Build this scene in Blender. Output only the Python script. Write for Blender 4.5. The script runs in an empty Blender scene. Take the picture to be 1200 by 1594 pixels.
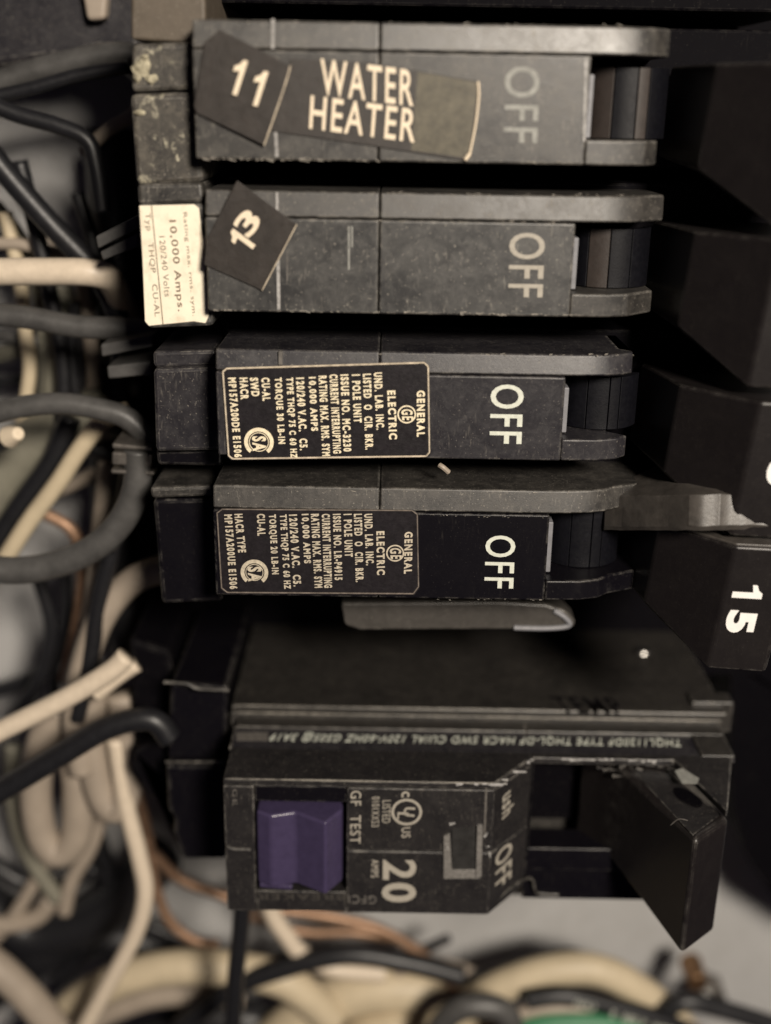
import bpy, bmesh, math, random
from mathutils import Vector, Matrix
random.seed(4)
# ------------------------------------------------------------------ camera
# panel frame in millimetres: x to the right, z up in the picture, h = height of a point
# above the plane of the breaker fronts (towards the viewer, world -Y)
F, TILT, ROLL, D = 1800.0, math.radians(19.3), math.radians(1.0), 185.0
ct, st, ca, sa = math.cos(TILT), math.sin(TILT), math.cos(ROLL), math.sin(ROLL)
cf = Vector((0, ct, -st)); u0 = Vector((0, st, ct)); r0 = Vector((1, 0, 0))
cr = ca*r0 + sa*u0; cu = ca*u0 - sa*r0
CAM = Vector((0, -D, 0))
cam = bpy.data.cameras.new("camera"); co = bpy.data.objects.new("camera", cam)
bpy.context.scene.collection.objects.link(co); bpy.context.scene.camera = co
M3 = Matrix((cr, cu, -cf)).transposed()
co.matrix_world = Matrix.Translation(CAM*0.001) @ M3.to_4x4()
cam.sensor_fit = 'HORIZONTAL'; cam.sensor_width = 36; cam.lens = 54
cam.clip_start = 0.005; cam.clip_end = 5
cam.dof.use_dof = True; cam.dof.focus_distance = 0.197; cam.dof.aperture_fstop = 9.2
# ------------------------------------------------------------------ light
sc = bpy.context.scene
w = bpy.data.worlds.new("World"); sc.world = w; w.use_nodes = True
bg = w.node_tree.nodes["Background"]
bg.inputs[0].default_value = (0.50, 0.42, 0.72, 1); bg.inputs[1].default_value = 0.020
def area(name, loc, target, size, power, col):
    l = bpy.data.lights.new(name, 'AREA'); l.shape = 'DISK'; l.size = size; l.energy = power; l.color = col
    o = bpy.data.objects.new(name, l); sc.collection.objects.link(o)
    o.location = loc; o.rotation_euler = (Vector(target)-Vector(loc)).to_track_quat('-Z', 'Y').to_euler()
    return o
area("ceiling_lamp", (0.19, -0.50, 0.19), (0.0, 0, -0.08), 0.12, 5.5, (1.0, 0.90, 0.775))
sc.view_settings.view_transform = 'Standard'; sc.view_settings.look = 'None'
sc.view_settings.exposure = 0; sc.view_settings.gamma = 1
# ------------------------------------------------------------------ geometry helpers
def ray(px, py): return cf*F + cr*(px-600) - cu*(py-797)
def V(x, h, z): return Vector((x, -h, z))
def P(px, py, h=0.0):
    d = ray(px, py); k = (D-h)/d.y
    return V(d.x*k, h, d.z*k)
def hit(px, py, p0, n):
    d = ray(px, py); k = (p0-CAM).dot(n)/d.dot(n)
    return CAM + d*k
def XZ(px, py, h=0.0):
    p = P(px, py, h); return (p.x, p.z)
def XH(px, py, z):
    p = hit(px, py, Vector((0, 0, z)), Vector((0, 0, 1))); return (p.x, -p.y)
ROOT = [None]
def link(o, parent=None):
    sc.collection.objects.link(o)
    if parent is not None: o.parent = parent
    return o
def thing(name, label, cat, loc, group=None):
    o = bpy.data.objects.new(name, None); o.empty_display_size = 0.01
    o.location = Vector(loc)*0.001; link(o); o['label'] = label; o['category'] = cat
    if group: o['group'] = group
    return o
def wloc(o):
    v = Vector((0, 0, 0))
    while o is not None: v += o.location; o = o.parent
    return v
def mesh_obj(name, verts, faces, mat, parent=None, bevel=0.0, smooth=False, segs=2, label=None):
    """verts in panel millimetres; the mesh is placed at its own centre"""
    c = Vector((0, 0, 0))
    for v in verts: c += v
    c /= len(verts)
    m = bpy.data.meshes.new(name)
    m.from_pydata([((v-c)*0.001)[:] for v in verts], [], faces)
    bm = bmesh.new(); bm.from_mesh(m); bmesh.ops.recalc_face_normals(bm, faces=bm.faces); bm.to_mesh(m); bm.free()
    m.materials.append(mat)
    for p in m.polygons: p.use_smooth = smooth or bevel > 0
    o = bpy.data.objects.new(name, m); link(o, parent)
    o.location = c*0.001 - (wloc(parent) if parent else Vector((0, 0, 0)))
    if bevel > 0:
        b = o.modifiers.new('bevel', 'BEVEL'); b.width = bevel*0.001; b.segments = segs
        b.limit_method = 'ANGLE'; b.angle_limit = math.radians(25); b.harden_normals = True
    if label: o['label'] = label
    return o
class MB:
    def __init__(s): s.v = []; s.f = []
    def ext(s, a, b):
        """solid between two matching rings of points"""
        n = len(a); k = len(s.v); s.v += list(a)+list(b)
        s.f.append(list(range(k, k+n))); s.f.append(list(range(k+2*n-1, k+n-1, -1)))
        for i in range(n):
            j = (i+1) % n; s.f.append([k+i, k+n+i, k+n+j, k+j])
        return s
    def plate(s, poly, h0, h1):      # poly of (x,z)
        return s.ext([V(x, h0, z) for x, z in poly], [V(x, h1, z) for x, z in poly])
    def prof(s, poly, z0, z1):       # poly of (x,h)
        return s.ext([V(x, h, z0) for x, h in poly], [V(x, h, z1) for x, h in poly])
    def box(s, x0, x1, z0, z1, h0, h1): return s.plate([(x0, z0), (x1, z0), (x1, z1), (x0, z1)], h0, h1)
    def cyl(s, c, axis, r0, r1, L, n=20):
        axis = axis.normalized(); t = axis.orthogonal().normalized(); b = axis.cross(t)
        A = [c+(t*math.cos(2*math.pi*i/n)+b*math.sin(2*math.pi*i/n))*r0 for i in range(n)]
        B = [c+axis*L+(t*math.cos(2*math.pi*i/n)+b*math.sin(2*math.pi*i/n))*r1 for i in range(n)]
        return s.ext(A, B)
    def make(s, name, mat, parent=None, bevel=0.0, **k): return mesh_obj(name, s.v, s.f, mat, parent, bevel, **k)
def pixpoly(pts, h): return [XZ(x, y, h) for x, y in pts]
def spline(pts, sub=8):
    out = []; n = len(pts)
    for i in range(n-1):
        p0 = pts[max(i-1, 0)]; p1 = pts[i]; p2 = pts[i+1]; p3 = pts[min(i+2, n-1)]
        for k in range(sub):
            t = k/sub
            out.append(0.5*((2*p1)+(p2-p0)*t+(2*p0-5*p1+4*p2-p3)*t*t+(3*p1-p0-3*p2+p3)*t**3))
    out.append(pts[-1]); return out
def tube(mb, pts, r, n=14, flat=1.0, sub=8, wob=0.0):
    ps = spline(pts, sub); k = len(mb.v); N = len(ps)
    up = Vector((0, -1, 0)); ph = random.random()*6
    for i, p in enumerate(ps):
        t = (ps[min(i+1, N-1)]-ps[max(i-1, 0)]).normalized()
        b = t.cross(up)
        if b.length < 1e-3: b = t.orthogonal()
        b.normalize(); c = b.cross(t).normalized()
        rr = r*(1+wob*math.sin(i*0.7+ph))
        for j in range(n):
            a = 2*math.pi*j/n; mb.v.append(p+b*math.cos(a)*rr*flat+c*math.sin(a)*rr)
    for i in range(N-1):
        for j in range(n):
            q = (j+1) % n; mb.f.append([k+i*n+j, k+i*n+q, k+(i+1)*n+q, k+(i+1)*n+j])
    mb.f.append([k+j for j in range(n)][::-1]); mb.f.append([k+(N-1)*n+j for j in range(n)])
# ------------------------------------------------------------------ materials
MATS = {}
def nt(name):
    m = bpy.data.materials.new(name); m.use_nodes = True; t = m.node_tree; t.nodes.clear()
    out = t.nodes.new('ShaderNodeOutputMaterial'); b = t.nodes.new('ShaderNodeBsdfPrincipled')
    t.links.new(b.outputs[0], out.inputs[0]); return m, t, b
def noise(t, co, scale, detail=4, rough=0.6, dist=0.0):
    n = t.nodes.new('ShaderNodeTexNoise'); n.inputs['Scale'].default_value = scale
    n.inputs['Detail'].default_value = detail; n.inputs['Roughness'].default_value = rough
    n.inputs['Distortion'].default_value = dist; t.links.new(co, n.inputs['Vector']); return n.outputs['Fac']
def ramp(t, fac, a, b, ca=(0, 0, 0, 1), cb=(1, 1, 1, 1)):
    r = t.nodes.new('ShaderNodeValToRGB'); r.color_ramp.elements[0].position = a; r.color_ramp.elements[1].position = b
    r.color_ramp.elements[0].color = ca; r.color_ramp.elements[1].color = cb; t.links.new(fac, r.inputs[0]); return r.outputs[0]
def mix(t, fac, a, b):
    m = t.nodes.new('ShaderNodeMix'); m.data_type = 'RGBA'
    for s, v in ((0, fac), (6, a), (7, b)):
        if hasattr(v, 'is_linked') or isinstance(v, bpy.types.NodeSocket): t.links.new(v, m.inputs[s])
        elif s == 0: m.inputs[0].default_value = v
        else: m.inputs[s].default_value = (*v, 1) if len(v) == 3 else v
    return m.outputs[2]
def math_(t, op, a, b=None):
    m = t.nodes.new('ShaderNodeMath'); m.operation = op; m.use_clamp = True
    for i, v in enumerate((a, b)):
        if v is None: continue
        if isinstance(v, (int, float)): m.inputs[i].default_value = v
        else: t.links.new(v, m.inputs[i])
    return m.outputs[0]
def coords(t, scale=(1000, 1000, 1000), rot=(0, 0, 0)):
    g = t.nodes.new('ShaderNodeNewGeometry'); mp = t.nodes.new('ShaderNodeMapping')
    mp.inputs['Scale'].default_value = scale; mp.inputs['Rotation'].default_value = rot
    tc = t.nodes.new('ShaderNodeTexCoord')
    oi = t.nodes.new('ShaderNodeObjectInfo')
    ad = t.nodes.new('ShaderNodeVectorMath'); ad.operation = 'ADD'
    t.links.new(tc.outputs['Object'], mp.inputs[0]); t.links.new(mp.outputs[0], ad.inputs[0])
    sc_ = t.nodes.new('ShaderNodeVectorMath'); sc_.operation = 'SCALE'; sc_.inputs['Scale'].default_value = 0.35
    t.links.new(oi.outputs['Location'], sc_.inputs[0])
    sc2 = t.nodes.new('ShaderNodeVectorMath'); sc2.operation = 'SCALE'; sc2.inputs['Scale'].default_value = 1000
    t.links.new(sc_.outputs[0], sc2.inputs[0])
    t.links.new(sc2.outputs[0], ad.inputs[1])
    return ad.outputs[0]
def plastic(name, base, dust=0.3, dustcol=(0.16, 0.145, 0.12), rough=0.42, scr=0.35, wear=0.6, bump=0.12, spec=0.5):
    m, t, b = nt(name); c = coords(t)
    d1 = ramp(t, noise(t, c, 0.16, 6, 0.65, 0.6), 0.36, 0.72)
    d2 = ramp(t, noise(t, c, 0.6, 7, 0.75, 0.8), 0.45, 0.68)
    df = math_(t, 'MULTIPLY', math_(t, 'ADD', math_(t, 'MULTIPLY', d1, 0.6), math_(t, 'MULTIPLY', d2, 0.6)), dust)
    col = mix(t, df, base, dustcol)
    # scratches: two directions of stretched noise
    facs = []
    for sx, sz, th, rot in ((0.5, 3.0, 0.67, 0.3), (2.6, 0.35, 0.60, 0.22), (1.1, 0.5, 0.645, -0.5)):
        cc = coords(t, (1000*sx, 1000*2, 1000*sz), (0, rot, 0))
        s = ramp(t, noise(t, cc, 1.0, 3, 0.6, 0.4), th-0.01, th+0.12)
        facs.append(s)
    s = math_(t, 'MAXIMUM', math_(t, 'MAXIMUM', facs[0], facs[1]), facs[2])
    sm = math_(t, 'MULTIPLY', math_(t, 'MULTIPLY', s, ramp(t, noise(t, c, 0.22, 4), 0.46, 0.66)), scr*0.7)
    # specks of lint
    sp = ramp(t, noise(t, c, 2.6, 2, 0.5), 0.67, 0.70)
    sm = math_(t, 'MAXIMUM', sm, math_(t, 'MULTIPLY', sp, scr*0.8))
    col = mix(t, sm, col, (0.34, 0.31, 0.26))
    # chipped, dusty edges
    be = t.nodes.new('ShaderNodeBevel'); be.samples = 4; be.inputs[0].default_value = 0.00045
    g = t.nodes.new('ShaderNodeNewGeometry'); dt = t.nodes.new('ShaderNodeVectorMath'); dt.operation = 'DOT_PRODUCT'
    t.links.new(be.outputs[0], dt.inputs[0]); t.links.new(g.outputs['True Normal'], dt.inputs[1])
    e = ramp(t, math_(t, 'SUBTRACT', 1.0, dt.outputs['Value']), 0.006, 0.07)
    e = math_(t, 'MULTIPLY', math_(t, 'MULTIPLY', e, ramp(t, noise(t, c, 0.45, 6, 0.75), 0.44, 0.66)), wear)
    col = mix(t, e, col, (0.30, 0.28, 0.25))
    t.links.new(col, b.inputs['Base Color'])
    rr = mix(t, math_(t, 'ADD', df, sm), (rough,)*3, (min(rough+0.3, 0.9),)*3)
    t.links.new(rr, b.inputs['Roughness']); b.inputs['Specular IOR Level'].default_value = spec
    bp = t.nodes.new('ShaderNodeBump'); bp.inputs['Strength'].default_value = bump; bp.inputs['Distance'].default_value = 0.0003
    t.links.new(math_(t, 'ADD', math_(t, 'MULTIPLY', noise(t, c, 5.0, 5, 0.7), 0.6), math_(t, 'MULTIPLY', noise(t, c, 0.5, 3), 0.7)), bp.inputs['Height'])
    t.links.new(bp.outputs[0], b.inputs['Normal']); return m
def simple(name, base, rough=0.5, metal=0.0, var=0.15, vs=0.6, dirt=None, bump=0.1, spec=0.5):
    m, t, b = nt(name); c = coords(t)
    n = noise(t, c, vs, 5, 0.65)
    lo = tuple(x*(1-var) for x in base); hi = tuple(min(1, x*(1+var)) for x in base)
    col = mix(t, ramp(t, n, 0.3, 0.7), lo, hi)
    if dirt: col = mix(t, math_(t, 'MULTIPLY', ramp(t, noise(t, c, 0.35, 6, 0.7), 0.5, 0.75), 0.6), col, dirt)
    t.links.new(col, b.inputs['Base Color']); b.inputs['Metallic'].default_value = metal
    t.links.new(ramp(t, noise(t, c, 1.3, 4), 0.2, 0.8, (rough*0.8,)*3+(1,), (min(1, rough*1.25),)*3+(1,)), b.inputs['Roughness'])
    b.inputs['Specular IOR Level'].default_value = spec
    bp = t.nodes.new('ShaderNodeBump'); bp.inputs['Strength'].default_value = bump; bp.inputs['Distance'].default_value = 0.0003
    t.links.new(noise(t, c, 3.0, 4), bp.inputs['Height']); t.links.new(bp.outputs[0], b.inputs['Normal'])
    return m
DUSTY = plastic('dusty_black_plastic', (0.018, 0.017, 0.017), 0.48, (0.105, 0.095, 0.078), 0.37, 0.6, 1.0, spec=0.8)
DUSTY2 = plastic('scratched_grey_black_plastic', (0.020, 0.020, 0.021), 0.48, (0.115, 0.11, 0.10), 0.36, 1.0, 1.0, spec=0.8)
WORN = plastic('worn_black_plastic', (0.013, 0.012, 0.016), 0.38, (0.08, 0.075, 0.075), 0.36, 0.4, 0.7)
BLACK = plastic('glossy_black_plastic', (0.0035, 0.003, 0.005), 0.04, (0.05, 0.045, 0.04), 0.33, 0.05, 0.5, spec=0.3)
DEEP = plastic('matt_black_insulator', (0.0022, 0.0018, 0.003), 0.02, (0.02, 0.018, 0.018), 0.7, 0.05, 0.1, spec=0.06)
HANDLE = plastic('black_handle_plastic', (0.0095, 0.0078, 0.0080), 0.10, (0.05, 0.042, 0.038), 0.36, 0.03, 0.5, 0.06, spec=0.5)
RAILM = plastic('dust_coated_plastic', (0.016, 0.015, 0.0145), 0.5, (0.10, 0.09, 0.078), 0.42, 0.5, 0.9, spec=0.65)
GFCI = plastic('black_moulded_plastic', (0.013, 0.012, 0.013), 0.28, (0.06, 0.054, 0.05), 0.36, 0.25, 0.9)
GSIDE = plastic('dusty_moulded_side', (0.018, 0.0165, 0.0155), 0.40, (0.065, 0.058, 0.05), 0.34, 0.3, 0.9, spec=0.7)
BROWN = plastic('brown_grey_plastic', (0.085, 0.068, 0.05), 0.4, (0.16, 0.13, 0.10), 0.5, 0.3, 0.4)
PURPLE = simple('purple_button_plastic', (0.048, 0.037, 0.082), 0.32, var=0.12)
STICK = simple('black_embossing_tape', (0.032, 0.027, 0.024), 0.42, var=0.25, vs=0.3, bump=0.15)
TAPEY = simple('grubby_tape_end', (0.085, 0.075, 0.052), 0.5, var=0.4, vs=0.5)
FOIL = simple('black_foil_label', (0.012, 0.010, 0.012), 0.38, var=0.3)
CREAM = simple('cream_embossed_plastic', (0.78, 0.66, 0.50), 0.5, var=0.1, vs=1.5)
PRINT = simple('gold_cream_print', (0.80, 0.70, 0.50), 0.5, var=0.22, vs=2.0)
PRINT4 = simple('dull_cream_print', (0.50, 0.44, 0.34), 0.5, var=0.3, vs=2.0)
OFFW = simple('white_print', (0.62, 0.64, 0.56), 0.5, var=0.15, vs=1.5)
OFFD = simple('faded_grey_print', (0.25, 0.25, 0.23), 0.55, var=0.3, vs=1.0)
GREYP = simple('grey_print', (0.36, 0.33, 0.28), 0.5, var=0.15, vs=1.5)
DIMP = simple('dim_moulded_print', (0.12, 0.11, 0.10), 0.5, var=0.3, vs=1.5)
WHITE = simple('white_number_paint', (0.85, 0.83, 0.80), 0.5, var=0.05)
PAPER = simple('cream_paper', (0.88, 0.80, 0.64), 0.7, var=0.05, vs=0.4, dirt=(0.55, 0.44, 0.32), spec=0.2)
INK = simple('brown_ink', (0.16, 0.11, 0.07), 0.6, var=0.3, vs=2)
EDGE = simple('pale_label_border', (0.55, 0.47, 0.36), 0.4, var=0.35, vs=0.8)
EDGE4 = simple('tarnished_label_border', (0.16, 0.135, 0.115), 0.4, var=0.4, vs=0.8)
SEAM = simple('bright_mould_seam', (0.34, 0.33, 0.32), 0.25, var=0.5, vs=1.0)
FLAG = simple('pale_grey_indicator', (0.19, 0.19, 0.205), 0.5, var=0.15)
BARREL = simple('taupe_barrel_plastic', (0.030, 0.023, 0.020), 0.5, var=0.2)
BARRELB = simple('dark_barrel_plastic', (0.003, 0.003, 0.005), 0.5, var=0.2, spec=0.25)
CHIP = simple('chipped_and_sheen_grey_plastic', (0.060, 0.053, 0.047), 0.42, var=0.3, vs=0.5, bump=0.12, spec=0.7)
STEEL = simple('zinc_plated_steel', (0.55, 0.53, 0.50), 0.3, 1.0, 0.2)
DULLS = simple('dull_terminal_metal', (0.17, 0.155, 0.14), 0.42, 0.7, 0.3)
BRASS = simple('brass_screw', (0.30, 0.18, 0.10), 0.35, 0.9, 0.2)
COPPER = simple('bare_copper', (0.36, 0.22, 0.14), 0.45, 0.5, 0.3)
WALL = simple('grey_enamelled_steel', (0.45, 0.445, 0.44), 0.45, 0.0, 0.07, 0.05, dirt=(0.35, 0.34, 0.325), bump=0.05)
CABLE = simple('cream_cable_sheath', (0.55, 0.46, 0.32), 0.5, var=0.10, vs=0.15)
CABLE2 = simple('grey_beige_cable_sheath', (0.34, 0.285, 0.23), 0.5, var=0.12, vs=0.15)
WIREW = simple('white_wire_insulation', (0.66, 0.56, 0.44), 0.45, var=0.08)
WIREK = simple('black_shade_wire_insulation', (0.012, 0.012, 0.014), 0.4, var=0.2)
WIREG = simple('dusty_grey_wire_insulation', (0.070, 0.068, 0.066), 0.42, var=0.3, vs=0.2)
GREEN = simple('green_wire_insulation', (0.05, 0.20, 0.10), 0.45, var=0.1)
SAGE = simple('sage_grey_cable_sheath', (0.20, 0.19, 0.15), 0.5, var=0.15, vs=0.2)
SPLAT = simple('dried_paint', (0.42, 0.38, 0.27), 0.6, var=0.5, vs=0.8, bump=0.9)
PAINTED = plastic('paint_splashed_plastic', (0.020, 0.018, 0.017), 0.7, (0.14, 0.125, 0.10), 0.5, 0.6, 0.9)
def add_paint(m, th):
    t = m.node_tree; b = [n for n in t.nodes if n.type == 'BSDF_PRINCIPLED'][0]
    src = b.inputs['Base Color'].links[0].from_socket; c = coords(t)
    k = ramp(t, noise(t, c, 0.33, 7, 0.68, 0.7), th, th+0.10)
    t.links.new(mix(t, k, src, (0.40, 0.37, 0.28)), b.inputs['Base Color'])
add_paint(PAINTED, 0.56)
SMOKY = simple('smoky_window_plastic', (0.030, 0.029, 0.028), 0.16, var=0.3, spec=0.8)
FRAMEP = simple('milky_window_frame', (0.17, 0.16, 0.15), 0.2, var=0.35, vs=1.5)
def glassy():
    m, t, b = nt('clear_window_plastic'); b.inputs['Base Color'].default_value = (0.75, 0.72, 0.66, 1)
    b.inputs['Roughness'].default_value = 0.12; b.inputs['Transmission Weight'].default_value = 0.6; b.inputs['IOR'].default_value = 1.49
    return m
CLEAR = glassy()
# ------------------------------------------------------------------ writing
def text3(name, s, BL, BR, TL, mat, parent, thick=0.12, bold=0.0, bevel=0.0, label=None, lift=0.02):
    """lettering laid on a surface: baseline BL->BR, up towards TL, raised `thick` mm"""
    cu_ = bpy.data.curves.new(name, 'FONT'); cu_.body = s; cu_.offset = bold; cu_.resolution_u = 4; cu_.space_character = 1.10+bold*5
    o = bpy.data.objects.new(name, cu_); sc.collection.objects.link(o)
    me = bpy.data.meshes.new_from_object(o.evaluated_get(bpy.context.evaluated_depsgraph_get()))
    bpy.data.objects.remove(o); bpy.data.curves.remove(cu_)
    xs = [v.co.x for v in me.vertices]; ys = [v.co.y for v in me.vertices]
    x0, x1, y0, y1 = min(xs), max(xs), min(ys), max(ys)
    e1 = BR-BL; e2 = TL-BL; n = e1.cross(e2).normalized()
    if n.dot(CAM-BL) < 0: n = -n
    pts = [BL+e1*((v.co.x-x0)/(x1-x0))+e2*((v.co.y-y0)/(y1-y0))+n*(thick+lift) for v in me.vertices]
    c = sum(pts, Vector())/len(pts)
    bm = bmesh.new(); bm.from_mesh(me)
    for v, p in zip(bm.verts, pts): v.co = (p-c)*0.001
    bmesh.ops.remove_doubles(bm, verts=bm.verts, dist=1e-7)
    r = bmesh.ops.extrude_face_region(bm, geom=bm.faces[:])
    for g in r['geom']:
        if isinstance(g, bmesh.types.BMVert): g.co -= n*thick*0.001
    bmesh.ops.recalc_face_normals(bm, faces=bm.faces)
    for f_ in bm.faces: f_.smooth = False
    bm.to_mesh(me); bm.free(); me.materials.clear(); me.materials.append(mat)
    ob = bpy.data.objects.new(name, me); link(ob, parent)
    ob.location = c*0.001-wloc(parent)
    if label: ob['label'] = label
    return ob
def digit_one(BL, BR, TL, mat, parent, thick=0.16):
    e1 = BR-BL; e2 = TL-BL; n = e1.cross(e2).normalized()
    if n.dot(CAM-BL) < 0: n = -n
    shp = [(0.52, 0), (0.86, 0), (0.86, 1), (0.56, 1), (0.40, 0.86), (0.10, 0.78), (0.10, 0.62), (0.52, 0.68)]
    a = [BL+e1*x+e2*y+n*0.02 for x, y in shp]; b = [p_+n*thick for p_ in a]
    return MB().ext(a, b).make('digit', mat, parent, 0.04)
def col_text(s, x0, x1, ya, yb, h, mat, parent, wdt=12, thick=0.03, bold=0.012, name='lettering'):
    """a line reading down the picture: centre x0 at top to x1 at bottom"""
    return text3(name, s, P(x0-wdt/2, ya, h), P(x1-wdt/2, yb, h), P(x0+wdt/2, ya-0.5, h), mat, parent, thick, bold)
def ring(cx, cy, rp, wp, h, mat, parent, a0=0, a1=360, thick=0.04, name='ring', n=36):
    c = P(cx, cy, h); e = P(cx+rp, cy, h).x-c.x; wd = e*wp/rp; mb = MB()
    full = abs(a1-a0) >= 360; k = n if full else n+1
    for i in range(k):
        a = math.radians(a0+(a1-a0)*i/n)
        for rr, hh in ((e, h+0.01), (e-wd, h+0.01), (e-wd, h+thick), (e, h+thick)):
            mb.v.append(V(c.x+rr*math.cos(a), hh, c.z+rr*math.sin(a)))
    for i in range(n):
        j = (i+1) % k
        for q in range(4):
            r = (q+1) % 4; mb.f.append([4*i+q, 4*i+r, 4*j+r, 4*j+q])
    if not full: mb.f.append([0, 1, 2, 3]); mb.f.append([4*n+3, 4*n+2, 4*n+1, 4*n])
    return mb.make(name, mat, parent)
# ================================================================== SETTING
# back of the enclosure: grey enamelled sheet
HB = -95.0
p = MB(); p.box(-190, 190, -310, 120, HB-1.5, HB)
o = p.make('back_wall', WALL); o['kind'] = 'structure'
# black insulating base the breakers are clipped to
t = thing('insulating_base', 'matt black insulating base running behind the whole column of breakers', 'panel base', P(650, 700, -70))
MB().plate(pixpoly([(215, -60), (1300, -60), (1300, 1130), (1170, 1050), (350, 1080), (215, 1040)], -64), -88, -64).make('base_plate', DEEP, t, 0.6)
MB().plate(pixpoly([(1136, 1040), (1300, 1000), (1300, 1460), (1205, 1400), (1160, 1330), (1136, 1250)], -66), -88, -66).make('wall_shade_plate', DEEP, t, 0.6)  # added black plate standing for the shadow on the wall at right
# stud and foot of the base seen beside the last breaker
# ================================================================== BREAKERS 1-4
# corner points of a switch handle (measured on the fourth breaker), x, height, z
HX1 = P(853, 846).x; HZS = P(600, 797).z; zH4 = HZS-0.8
_a = XH(1026, 813, zH4); _b = XH(1145, 850, zH4)
print('handle4', _a, _b, HX1, HZS)
_tb = P(1101, 1042, _b[1]-1.5)
HTOP = [(_a[0]-3, -16, zH4), (*_a, zH4), (*_b, zH4), (_b[0]+9.5, _b[1]+1.0, zH4), (_b[0]+14, -2, zH4), (_b[0]+10, -16, zH4)]
_zr = P(600, 931).z+1.0
HBOT = [(_a[0]-4, -16, _zr), (_a[0]-1, _a[1]-1, _zr-1.2), (_tb.x, _b[1]-1.5, _tb.z), (_tb.x+9.5, _b[1]-0.5, _tb.z), (_b[0]+12, -2, _zr), (_b[0]+9, -16, _zr)]
rows = []
def zpx(py, h=0.0, px=600): return P(px, py, h).z
def row_breaker(k, label, xl, xr, yt, ys, yb, h, fm, rm, xrail, seam=True, hx=0.0, num=None, tip=None):
    """xl/xr left and right px of the raised front, yt top, ys line where the strip meets the face, yb bottom (px at x=600)"""
    zt, zs, zb = zpx(yt, h), zpx(ys, h), zpx(yb, h)
    ym = (yt+yb)/2
    X0, X1 = P(xl, ym, h).x, P(xr, ym, h).x
    XR = P(xrail, ym, h).x; xs = P(590, ym, h).x
    t = thing('circuit_breaker', label, 'circuit breaker', (5, 60, (zt+zb)/2), 'single breakers stacked above the big breaker with the purple button')
    # deep body
    MB().box(X0-0.8, 69, zb-1.0, zt+1.0, -62, h-19).make('housing', DEEP, t, 0.5)
    # raised strip along the upper edge, its front leaning up a little
    mb = MB(); L0 = h-19
    for a, b_ in ((X0, xs-0.06), (xs+0.06, XR)):
        if a > X0: continue
        ring_a = [V(a, L0, zs+0.08), V(a, h-0.25, zs+0.08), V(a, h-0.95, zt), V(a, L0, zt)]
        ring_b = [V(b_, L0, zs+0.08), V(b_, h-0.25, zs+0.08), V(b_, h-0.95, zt), V(b_, L0, zt)]
        mb.ext(ring_a, ring_b)
    ss = [xs+0.06, X1-1, X1+3, X1+6.5, X1+9.5, X1+11.5, XR]; dd = [0, 0, .15, .6, 1.6, 3.2, 5.5]
    k0 = len(mb.v)
    for a, d in zip(ss, dd):
        mb.v += [V(a, L0, zs+0.08), V(a, h-0.25-d, zs+0.08), V(a, h-0.95-d, zt), V(a, L0, zt)]
    for i in range(len(ss)-1):
        for j in range(4): q = (j+1) % 4; mb.f.append([k0+4*i+j, k0+4*i+q, k0+4*i+4+q, k0+4*i+4+j])
    mb.f.append([k0, k0+1, k0+2, k0+3]); mb.f.append([k0+4*(len(ss)-1)+j for j in (3, 2, 1, 0)])
    mb.make('upper_rail', rm, t, 0.35)
    # face, split by the moulding seam
    rail_h = 3.7
    if seam:
        MB().box(X0, xs-0.07, zb, zs-0.06, L0, h).make('face_plate', fm, t, 0.35)
        MB().box(xs+0.07, X1, zb, zs-0.06, L0, h).make('face_plate', fm, t, 0.35)
    else:
        MB().box(X0, X1, zb, zs-0.06, L0, h).make('face_plate', fm, t, 0.35)
    MB().prof([(X1+.03, L0), (X1+.03, h-.2), (X1+6, h-.4), (X1+9.5, h-1.5), (X1+11.5, h-3.5), (XR-.6, h-6), (XR-.6, L0)], zb, zb+rail_h).make('lower_rail', rm if k != 4 else BLACK, t, 0.35)
    # recess: pale flag beside the face, ribbed barrel of the switch
    MB().box(X1+0.05, X1+1.25, zb+rail_h+0.2, zs-2.6, h-7, h-3.6).make('indicator_flag', FLAG, t, 0.2)
    bz0, bz1 = zb+rail_h+0.1, zs-1.4
    c = X1+7.5; R_ = 7.2; hc = h-13.5
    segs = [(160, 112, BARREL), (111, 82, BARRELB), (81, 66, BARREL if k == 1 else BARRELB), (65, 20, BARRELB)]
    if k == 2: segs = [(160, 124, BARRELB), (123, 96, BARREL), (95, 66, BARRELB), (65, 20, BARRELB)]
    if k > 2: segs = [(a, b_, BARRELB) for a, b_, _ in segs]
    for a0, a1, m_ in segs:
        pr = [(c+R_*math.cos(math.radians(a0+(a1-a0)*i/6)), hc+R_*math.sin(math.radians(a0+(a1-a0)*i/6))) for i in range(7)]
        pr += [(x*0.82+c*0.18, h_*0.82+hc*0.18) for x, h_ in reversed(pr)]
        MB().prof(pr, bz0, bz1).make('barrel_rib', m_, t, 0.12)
    # switch handle thrown to the right, standing up towards the viewer; its root narrower than its tip
    dx, dz = X1-HX1, zs-HZS
    zr = zb+1.2
    top = [V(x+dx, hh, z+dz) for x, hh, z in HTOP]; bot = [V(x+dx, hh, z+dz) for x, hh, z in HBOT]
    hb = MB(); hb.ext(bot, top)
    hd = hb.make('handle', HANDLE, t, 0.6, segs=3)
    if num:
        A, B, Cc, Dd = top[2], top[3], bot[2], bot[3]
        def tip_pt(u, v): return (A*(1-u)+B*u)*(1-v)+(Cc*(1-u)+Dd*u)*v
        for s_, ua, ub, va, vb in num:
            if s_ == '1': digit_one(tip_pt(ua, va), tip_pt(ua, vb), tip_pt(ub, va), WHITE, hd, 0.12)
            else: text3('number', s_, tip_pt(ua, va), tip_pt(ua, vb), tip_pt(ub, va), WHITE, hd, 0.12, 0.05)
    T0, T1 = (top[2].x, -top[2].y), (top[3].x, -top[3].y)
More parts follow.
